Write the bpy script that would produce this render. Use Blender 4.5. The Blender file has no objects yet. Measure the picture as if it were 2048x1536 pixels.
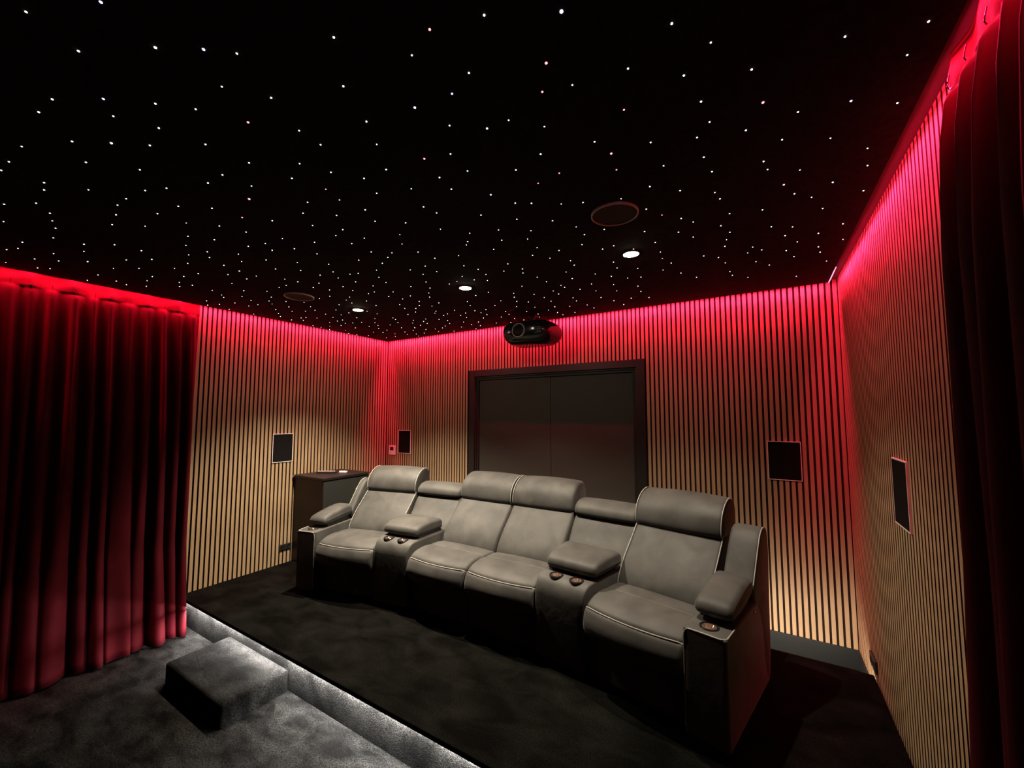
import bpy, bmesh, math, random
from mathutils import Vector, Matrix

# ------------------------------------------------------------------ camera, world, exposure
scene = bpy.context.scene
COL = scene.collection
W = 4.916            # room width (slat face to slat face)
HP = 2.567           # underside of the star ceiling above the platform deck
HT = 2.602           # solid ceiling above it
FL = -0.24           # main floor
RF = -2.268          # platform front edge
RB = -0.52           # platform back edge
GAP = 0.062          # slot between star ceiling and walls
ZB = -0.10           # lower end of the slats

cam_data = bpy.data.cameras.new('camera')
cam = bpy.data.objects.new('camera', cam_data)
COL.objects.link(cam)
cam_data.sensor_fit = 'HORIZONTAL'
cam_data.sensor_width = 36.0
cam_data.lens = 36.0 * 813.45 / 2048.0
cam_data.clip_start = 0.02
yaw, pitch = math.radians(31.591), math.radians(4.231)
fw = Vector((-math.sin(yaw) * math.cos(pitch), math.cos(yaw) * math.cos(pitch), math.sin(pitch)))
rt = Vector((math.cos(yaw), math.sin(yaw), 0.0))
up = rt.cross(fw)
cam.matrix_world = Matrix(((rt.x, up.x, -fw.x, 4.396), (rt.y, up.y, -fw.y, -3.87), (rt.z, up.z, -fw.z, 1.575), (0, 0, 0, 1)))
scene.camera = cam

world = bpy.data.worlds.new('world')
scene.world = world
world.use_nodes = True
world.node_tree.nodes['Background'].inputs[0].default_value = (0, 0, 0, 1)
world.node_tree.nodes['Background'].inputs[1].default_value = 0.0

scene.view_settings.view_transform = 'Standard'
scene.view_settings.look = 'None'
scene.view_settings.gamma = 1.0
scene.view_settings.use_curve_mapping = False
scene.view_settings.exposure = 0.0
scene.cycles.use_denoising = True
scene.cycles.max_bounces = 6
scene.cycles.diffuse_bounces = 3
scene.cycles.sample_clamp_indirect = 4.0
scene.cycles.caustics_reflective = False
scene.cycles.caustics_refractive = False

LED_RED = (1.0, 0.017, 0.085)
LED_RED_STRENGTH = 1750.0
LED_WHITE = (1.0, 0.97, 0.92)
RISER_FRONT_STRENGTH = 1800.0
RISER_BACK_STRENGTH = 52.0
SPOT_POWER = {'l': 660.0, 'm': 375.0, 'r': 190.0}
LENS = {'l': 290.0, 'm': 290.0, 'r': 190.0}
SPOT_COLOR = (1.0, 0.86, 0.66)
# ------------------------------------------------------------------ helpers
def prop(o, label=None, cat=None, group=None, kind=None):
    if label: o['label'] = label
    if cat: o['category'] = cat
    if group: o['group'] = group
    if kind: o['kind'] = kind
    return o

def link(name, me, mat=None, parent=None, smooth=False):
    o = bpy.data.objects.new(name, me)
    COL.objects.link(o)
    if mat is not None and not me.materials:
        me.materials.append(mat)
    if parent is not None:
        o.parent = parent
    if smooth:
        for p in me.polygons: p.use_smooth = True
        me.set_sharp_from_angle(angle=math.radians(smooth if smooth is not True else 40))
    return o

def empty(name, loc=(0, 0, 0), rz=0.0):
    o = bpy.data.objects.new(name, None)
    COL.objects.link(o)
    o.empty_display_size = 0.1
    o.location = loc
    o.rotation_euler = (0, 0, rz)
    return o

def pydata(name, v, f):
    me = bpy.data.meshes.new(name)
    me.from_pydata([tuple(p) for p in v], [], f)
    me.validate()
    bm = bmesh.new(); bm.from_mesh(me)
    bmesh.ops.recalc_face_normals(bm, faces=bm.faces)
    bm.to_mesh(me); bm.free()
    return me

def boxes(name, lst, bevel=0.0, seg=2):
    """lst of (x0,x1,y0,y1,z0,z1) -> one mesh"""
    bm = bmesh.new()
    for x0, x1, y0, y1, z0, z1 in lst:
        m = Matrix.Translation(((x0 + x1) / 2, (y0 + y1) / 2, (z0 + z1) / 2)) @ Matrix.Diagonal((x1 - x0, y1 - y0, z1 - z0, 1))
        bmesh.ops.create_cube(bm, size=1.0, matrix=m)
    if bevel:
        bmesh.ops.bevel(bm, geom=list(bm.edges), offset=bevel, segments=seg, profile=0.5, affect='EDGES')
    me = bpy.data.meshes.new(name)
    bm.to_mesh(me); bm.free()
    return me

def tube(name, pts, r, n=8, closed=False):
    pts = [Vector(p) for p in pts]
    v, f = [], []
    N = len(pts)
    prev = None
    for i, p in enumerate(pts):
        a = pts[i - 1] if (i > 0 or closed) else pts[i]
        b = pts[(i + 1) % N] if (i < N - 1 or closed) else pts[i]
        d = (b - a).normalized()
        if prev is None:
            ref = Vector((0, 0, 1)) if abs(d.z) < 0.9 else Vector((1, 0, 0))
            x = d.cross(ref).normalized()
        else:
            x = (prev - d * prev.dot(d)).normalized()
        prev = x
        y = d.cross(x)
        for k in range(n):
            a_ = 2 * math.pi * k / n
            v.append(p + x * (r * math.cos(a_)) + y * (r * math.sin(a_)))
    for i in range(N if closed else N - 1):
        j = (i + 1) % N
        for k in range(n):
            f.append((i * n + k, i * n + (k + 1) % n, j * n + (k + 1) % n, j * n + k))
    if not closed:
        f.append(tuple(range(n))); f.append(tuple((N - 1) * n + k for k in range(n)))
    return pydata(name, v, f)

def lathe(name, prof, n=32, center=(0, 0, 0)):
    """prof: (r,z) pairs, open or with r=0 ends"""
    v, f = [], []
    cx, cy, cz = center
    for r, z in prof:
        for k in range(n):
            a = 2 * math.pi * k / n
            v.append((cx + r * math.cos(a), cy + r * math.sin(a), cz + z))
    for i in range(len(prof) - 1):
        for k in range(n):
            f.append((i * n + k, i * n + (k + 1) % n, (i + 1) * n + (k + 1) % n, (i + 1) * n + k))
    me = pydata(name, v, f)
    bm = bmesh.new(); bm.from_mesh(me)
    bmesh.ops.remove_doubles(bm, verts=bm.verts, dist=1e-6)
    bmesh.ops.recalc_face_normals(bm, faces=bm.faces)
    bm.to_mesh(me); bm.free()
    return me

def smooth_loop(pts, sub=4):
    out = []
    n = len(pts)
    for i in range(n):
        p0, p1, p2, p3 = pts[i - 1], pts[i], pts[(i + 1) % n], pts[(i + 2) % n]
        for k in range(sub):
            t = k / sub
            q = []
            for a in range(2):
                q.append(0.5 * (2 * p1[a] + (p2[a] - p0[a]) * t + (2 * p0[a] - 5 * p1[a] + 4 * p2[a] - p3[a]) * t * t + (3 * p1[a] - p0[a] - 3 * p2[a] + p3[a]) * t ** 3))
            out.append(tuple(q))
    return out

def fillet(pts, r=0.02, n=4):
    out = []
    N = len(pts)
    for i in range(N):
        a, b, c = Vector(pts[i - 1][:2]), Vector(pts[i][:2]), Vector(pts[(i + 1) % N][:2])
        rr = pts[i][2] if len(pts[i]) > 2 else r
        u, w_ = (a - b), (c - b)
        k = min(rr, u.length * 0.45, w_.length * 0.45)
        p, q = b + u.normalized() * k, b + w_.normalized() * k
        for j in range(n + 1):
            t = j / n
            out.append(tuple(p * (1 - t) ** 2 + b * (2 * t * (1 - t)) + q * t * t))
    return out

def soft(name, prof, w, r, mapf, ns=10, nr=4, crown=0.0, sub=4, smooth=True, s0=0.0, bulge=None):
    """closed (t,z) profile swept across the width w with rounded ends; mapf(s,t,z) -> point"""
    P = smooth_loop(prof, sub) if smooth else list(prof)
    n = len(P)
    area = sum(P[i][0] * P[(i + 1) % n][1] - P[(i + 1) % n][0] * P[i][1] for i in range(n))
    sg = 1.0 if area > 0 else -1.0
    nrm = []
    for i in range(n):
        a, b = P[i - 1], P[(i + 1) % n]
        dx, dz = b[0] - a[0], b[1] - a[1]
        l = math.hypot(dx, dz) or 1.0
        nrm.append((dz / l * sg, -dx / l * sg))
    st = []
    for k in range(nr + 1):
        a = math.pi / 2 * k / nr
        st.append((r * (1 - math.cos(a)), r * (1 - math.sin(a))))
    mids = [r + (w - 2 * r) * k / ns for k in range(1, ns)]
    stations = st + [(m, 0.0) for m in mids] + [(w - s, i) for s, i in reversed(st)]
    v, f = [], []
    for s, ins in stations:
        sig = s / w
        c = crown * (1 - (2 * sig - 1) ** 2) - ins
        for i in range(n):
            t, z = P[i][0] + nrm[i][0] * c, P[i][1] + nrm[i][1] * c
            if bulge: t, z = bulge(sig, t, z)
            v.append(mapf(s0 + s, t, z))
    m = len(stations)
    for j in range(m - 1):
        for i in range(n):
            f.append((j * n + i, j * n + (i + 1) % n, (j + 1) * n + (i + 1) % n, (j + 1) * n + i))
    f.append(tuple(range(n))); f.append(tuple((m - 1) * n + i for i in range(n)))
    return pydata(name, v, f)

def cut(obj, cutters):
    for c in cutters:
        md = obj.modifiers.new('cut', 'BOOLEAN')
        md.operation = 'DIFFERENCE'; md.solver = 'EXACT'; md.object = c
    dg = bpy.context.evaluated_depsgraph_get()
    me = bpy.data.meshes.new_from_object(obj.evaluated_get(dg))
    obj.modifiers.clear()
    obj.data = me
    for c in cutters:
        bpy.data.objects.remove(c)

# ------------------------------------------------------------------ materials
def mat(name, color, rough=0.6, metal=0.0, spec=0.5, sheen=0.0):
    m = bpy.data.materials.new(name)
    m.use_nodes = True
    b = m.node_tree.nodes['Principled BSDF']
    b.inputs['Base Color'].default_value = (*color, 1)
    b.inputs['Roughness'].default_value = rough
    b.inputs['Metallic'].default_value = metal
    b.inputs['Specular IOR Level'].default_value = spec
    if sheen:
        b.inputs['Sheen Weight'].default_value = sheen
        b.inputs['Sheen Roughness'].default_value = 0.4
    return m

def noisy(m, c1, c2, scale, detail=3.0, lo=0.35, hi=0.65, stretch=(1, 1, 1), bump=0.0, bscale=None, bstretch=None, distort=0.0, bdist=0.002):
    nt = m.node_tree; N = nt.nodes; L = nt.links
    b = N['Principled BSDF']
    tc = N.new('ShaderNodeTexCoord')
    mp = N.new('ShaderNodeMapping'); mp.inputs['Scale'].default_value = stretch
    L.new(tc.outputs['Object'], mp.inputs['Vector'])
    no = N.new('ShaderNodeTexNoise'); no.inputs['Scale'].default_value = scale; no.inputs['Detail'].default_value = detail
    no.inputs['Distortion'].default_value = distort
    L.new(mp.outputs[0], no.inputs['Vector'])
    cr = N.new('ShaderNodeValToRGB')
    cr.color_ramp.elements[0].position = lo; cr.color_ramp.elements[0].color = (*c1, 1)
    cr.color_ramp.elements[1].position = hi; cr.color_ramp.elements[1].color = (*c2, 1)
    L.new(no.outputs['Fac'], cr.inputs[0]); L.new(cr.outputs[0], b.inputs['Base Color'])
    if bump:
        mp2 = N.new('ShaderNodeMapping'); mp2.inputs['Scale'].default_value = bstretch or (1, 1, 1)
        L.new(tc.outputs['Object'], mp2.inputs['Vector'])
        n2 = N.new('ShaderNodeTexNoise'); n2.inputs['Scale'].default_value = bscale or scale * 8; n2.inputs['Detail'].default_value = 4
        L.new(mp2.outputs[0], n2.inputs['Vector'])
        bp = N.new('ShaderNodeBump'); bp.inputs['Strength'].default_value = bump; bp.inputs['Distance'].default_value = bdist
        L.new(n2.outputs['Fac'], bp.inputs['Height']); L.new(bp.outputs[0], b.inputs['Normal'])
    return m

def tufts(m, scale, lo, hi):
    nt = m.node_tree; N = nt.nodes; L = nt.links
    b = N['Principled BSDF']
    src = b.inputs['Base Color'].links[0].from_socket
    tc = N.new('ShaderNodeTexCoord')
    no = N.new('ShaderNodeTexNoise'); no.inputs['Scale'].default_value = scale; no.inputs['Detail'].default_value = 2.0
    L.new(tc.outputs['Object'], no.inputs['Vector'])
    mr = N.new('ShaderNodeMapRange'); mr.inputs[1].default_value = 0.3; mr.inputs[2].default_value = 0.7; mr.inputs[3].default_value = lo; mr.inputs[4].default_value = hi
    L.new(no.outputs['Fac'], mr.inputs[0])
    mx = N.new('ShaderNodeVectorMath'); mx.operation = 'SCALE'
    L.new(src, mx.inputs[0]); L.new(mr.outputs[0], mx.inputs['Scale'])
    L.new(mx.outputs[0], b.inputs['Base Color'])
    return m

def emit(name, color, strength, sampling='AUTO'):
    m = bpy.data.materials.new(name)
    m.use_nodes = True
    nt = m.node_tree
    nt.nodes.clear()
    e = nt.nodes.new('ShaderNodeEmission'); e.inputs[0].default_value = (*color, 1); e.inputs[1].default_value = strength
    o = nt.nodes.new('ShaderNodeOutputMaterial')
    nt.links.new(e.outputs[0], o.inputs[0])
    m.cycles.emission_sampling = sampling
    return m

M = {}
M['felt'] = mat('black_felt', (0.024, 0.013, 0.012), 0.95, spec=0.1)
M['oak'] = noisy(mat('oak_veneer', (0.4, 0.27, 0.15), 0.55, spec=0.3), (0.345, 0.23, 0.125), (0.455, 0.315, 0.182), 9.0, 5.0, 0.3, 0.7, (6, 6, 0.35), 0.15, 60, (6, 6, 0.3), 0.3, 0.0005)
M['mdf'] = mat('black_board_core', (0.06, 0.026, 0.02), 0.8, spec=0.1)
M['ceil'] = noisy(mat('black_ceiling_cloth', (0.01, 0.01, 0.01), 0.95, spec=0.05), (0.014, 0.013, 0.013), (0.022, 0.021, 0.021), 40.0)
M['slab'] = mat('cove_paint', (0.10, 0.06, 0.06), 0.8, spec=0.2)
M['carpet'] = noisy(mat('charcoal_carpet', (0.03, 0.03, 0.03), 0.95, spec=0.02), (0.0018, 0.0017, 0.0014), (0.0062, 0.006, 0.0052), 4.0, 7.0, 0.36, 0.70, (1, 1.6, 1), 0.8, 260, None, 0.4, 0.004)
M['carpet_floor'] = noisy(mat('charcoal_carpet_floor', (0.05, 0.05, 0.05), 0.95, spec=0.02), (0.0026, 0.0025, 0.0024), (0.0125, 0.0121, 0.0116), 5.0, 7.0, 0.36, 0.66, (1, 2.0, 1), 1.0, 200, None, 0.4, 0.006)
tufts(M['carpet'], 150.0, 0.4, 1.6); tufts(M['carpet_floor'], 130.0, 0.3, 1.7)
M['leather'] = noisy(mat('brown_grey_suede', (0.12, 0.11, 0.10), 0.62, spec=0.3, sheen=0.12), (0.036, 0.0346, 0.0318), (0.062, 0.0593, 0.0545), 6.0, 8.0, 0.36, 0.66, (1, 1, 1), 0.2, 22, None, 0.5, 0.005)
M['piping'] = mat('pale_grey_piping', (0.30, 0.285, 0.26), 0.6)
M['dark'] = mat('dark_plastic', (0.015, 0.015, 0.015), 0.45)
M['gloss'] = mat('gloss_black_plastic', (0.012, 0.012, 0.013), 0.16)
M['steel'] = mat('brushed_steel', (0.85, 0.72, 0.64), 0.3, 1.0)
M['ringgrey'] = mat('grey_lens_ring', (0.30, 0.28, 0.26), 0.4)
M['chrome'] = mat('chrome', (0.8, 0.8, 0.8), 0.12, 1.0)
M['door'] = mat('matt_black_paint', (0.05, 0.045, 0.037), 0.5, spec=0.3)
M['frame'] = mat('satin_black_paint', (0.018, 0.017, 0.015), 0.4, spec=0.4)
M['skirt'] = mat('satin_black_skirting', (0.014, 0.0155, 0.0155), 0.4, spec=0.4)
M['white'] = mat('white_plastic', (0.75, 0.73, 0.7), 0.4)
M['grille'] = noisy(mat('black_grille_cloth', (0.008, 0.008, 0.008), 0.9, spec=0.05), (0.006, 0.006, 0.006), (0.011, 0.010, 0.010), 300.0)
M['cgrille'] = mat('ceiling_grille', (0.03, 0.022, 0.022), 0.8)
M['curtain'] = noisy(mat('red_velvet', (0.42, 0.012, 0.02), 0.8, spec=0.08), (0.048, 0.0022, 0.005), (0.066, 0.0033, 0.007), 12.0, 4.0, 0.35, 0.65, (1, 1, 0.3), 0.15, 120, None, 0.0, 0.001)
M['cab'] = mat('black_brown_cabinet', (0.008, 0.006, 0.006), 0.45, spec=0.3)
M['cabdoor'] = mat('dark_grey_cabinet_door', (0.022, 0.023, 0.021), 0.4, spec=0.3)
M['screen'] = mat('dark_screen', (0.03, 0.008, 0.01), 0.2)
M['led_red'] = emit('red_led', LED_RED, LED_RED_STRENGTH)
M['led_red_end'] = emit('red_led_seen_end_on', (1.0, 0.30, 0.45), 2.2)
M['led_front'] = emit('white_led_front', LED_WHITE, RISER_FRONT_STRENGTH)
M['led_back'] = emit('white_led_back', (1.0, 0.9, 0.72), RISER_BACK_STRENGTH)
for k_ in LENS: M['lamp_' + k_] = emit('lamp_lens', (1.0, 0.86, 0.66), LENS[k_])
M['star_w'] = emit('star_white', (1.0, 0.96, 0.93), 7.0, 'NONE')
M['star_r'] = emit('star_red', (1.0, 0.34, 0.36), 2.3, 'NONE')
M['star_v'] = emit('star_violet', (0.80, 0.60, 1.0), 2.0, 'NONE')
M['star_b'] = emit('star_blue', (0.50, 0.45, 1.0), 2.0, 'NONE')

# ------------------------------------------------------------------ room shell
YF = -5.2
floor = prop(link('floor', boxes('floor', [(-0.16, W + 0.16, YF - 0.15, 0.16, FL - 0.1, FL)]), M['carpet_floor']), 'dark charcoal carpeted floor below the seating platform', kind='structure')
FE = 0.011
DX0, DX1, DZ1 = 1.425, 3.468, 2.092
wl = prop(link('wall_left', boxes('wall_left', [(-0.16, -FE, YF, 0.16, FL, HT)]), M['felt']), 'left wall clad in narrow oak slats over black felt', kind='structure')
wr = prop(link('wall_right', boxes('wall_right', [(W + FE, W + 0.16, YF, 0.16, FL, HT)]), M['felt']), 'right wall clad in narrow oak slats over black felt', kind='structure')
wb = prop(link('wall_back', boxes('wall_back', [(-FE, DX0, FE, 0.16, FL, HT), (DX1, W + FE, FE, 0.16, FL, HT), (DX0, DX1, FE, 0.16, DZ1, HT), (DX0, DX1, 0.10, 0.16, FL, DZ1)]), M['felt']), 'back wall clad in narrow oak slats around the black double door', kind='structure')
wf = prop(link('wall_front', boxes('wall_front', [(-0.16, W + 0.16, YF - 0.15, YF, FL, HT)]), M['felt']), 'dark front wall behind the viewer', kind='structure')

SW, PITCH = 0.0256, 0.04
slat_meshes = {}
def slat(axis, c, z0, z1, parent):
    key = (axis, round(z0, 3), round(z1, 3))
    if key not in slat_meshes:
        if axis == 'y0': b = (-SW / 2, SW / 2, 0.0, FE, z0, z1)
        elif axis == 'xl': b = (-FE, 0.0, -SW / 2, SW / 2, z0, z1)
        else: b = (0.0, FE, -SW / 2, SW / 2, z0, z1)
        me = boxes('slat', [b])
        me.materials.append(M['oak']); me.materials.append(M['mdf'])
        nx = {'y0': (0, -1, 0), 'xl': (1, 0, 0), 'xr': (-1, 0, 0)}[axis]
        for p in me.polygons:
            p.material_index = 0 if p.normal.dot(Vector(nx)) > 0.9 else 1
        slat_meshes[key] = me
    o = bpy.data.objects.new('slat', slat_meshes[key])
    COL.objects.link(o)
    o.parent = parent
    o.location = (c, 0, 0) if axis == 'y0' else ((0, c, 0) if axis == 'xl' else (W, c, 0))
    return o
x = 4.918 - PITCH / 2
while x > SW / 2:
    if DX0 - 0.008 < x < DX1 + 0.008:
        slat('y0', x, DZ1 + 0.002, HT - 0.002, wb)
    else:
        slat('y0', x, ZB, HT - 0.002, wb)
    x -= PITCH
for k in range(72):
    slat('xl', -0.026 - k * PITCH, ZB, HT - 0.002, wl)
for k in range(68):
    slat('xr', -0.024 - k * PITCH, ZB, HT - 0.002, wr)

prop(link('baseboard_back', boxes('baseboard', [(0, DX0 - 0.002, -0.006, FE, FL, ZB - 0.001), (DX1 + 0.002, W, -0.006, FE, FL, ZB - 0.001)], 0.002), M['skirt']), 'tall black skirting board under the back wall slats', kind='structure')
prop(link('baseboard_right', boxes('baseboard', [(W - 0.006, W + FE, YF, -0.006, FL, ZB - 0.001)], 0.002), M['skirt']), 'black skirting board under the right wall slats', kind='structure')
prop(link('baseboard_left', boxes('baseboard', [(-FE, 0.006, YF, -0.006, FL, ZB - 0.001)], 0.002), M['skirt']), 'black skirting board under the left wall slats', kind='structure')

# black double door in the back wall
d = prop(empty('door_1', ((DX0 + DX1) / 2, 0.0, FL)), 'wide matt black double door framed in the back wall behind the sofa', kind='structure')
def rel(o, p):
    o.parent = p
    o.matrix_parent_inverse = Matrix.Identity(4)
    for v in o.data.vertices:
        v.co = v.co - p.location
    return o
fr = link('door_frame', boxes('door_frame', [
    (DX0, DX0 + 0.075, -0.012, 0.06, FL, DZ1), (DX1 - 0.075, DX1, -0.012, 0.06, FL, DZ1), (DX0 + 0.075, DX1 - 0.075, -0.012, 0.06, DZ1 - 0.075, DZ1)], 0.003), M['frame'])
rel(fr, d)
for nm, a, t, y0 in (('frame_bead', 0.077, 0.016, 0.004), ('frame_bead', 0.095, 0.022, 0.016)):
    bd = link(nm, boxes(nm, [(DX0 + a, DX0 + a + t, y0, 0.06, FL, DZ1 - a), (DX1 - a - t, DX1 - a, y0, 0.06, FL, DZ1 - a), (DX0 + a + t, DX1 - a - t, y0, 0.06, DZ1 - a - t, DZ1 - a)], 0.002), M['frame'])
    rel(bd, d)
xm = (DX0 + DX1) / 2 + 0.03
for a, b in ((DX0 + 0.119, xm - 0.002), (xm + 0.002, DX1 - 0.119)):
    rel(link('door_leaf', boxes('door_leaf', [(a, b, 0.034, 0.07, FL + 0.01, DZ1 - 0.119)], 0.002), M['door']), d)

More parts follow.
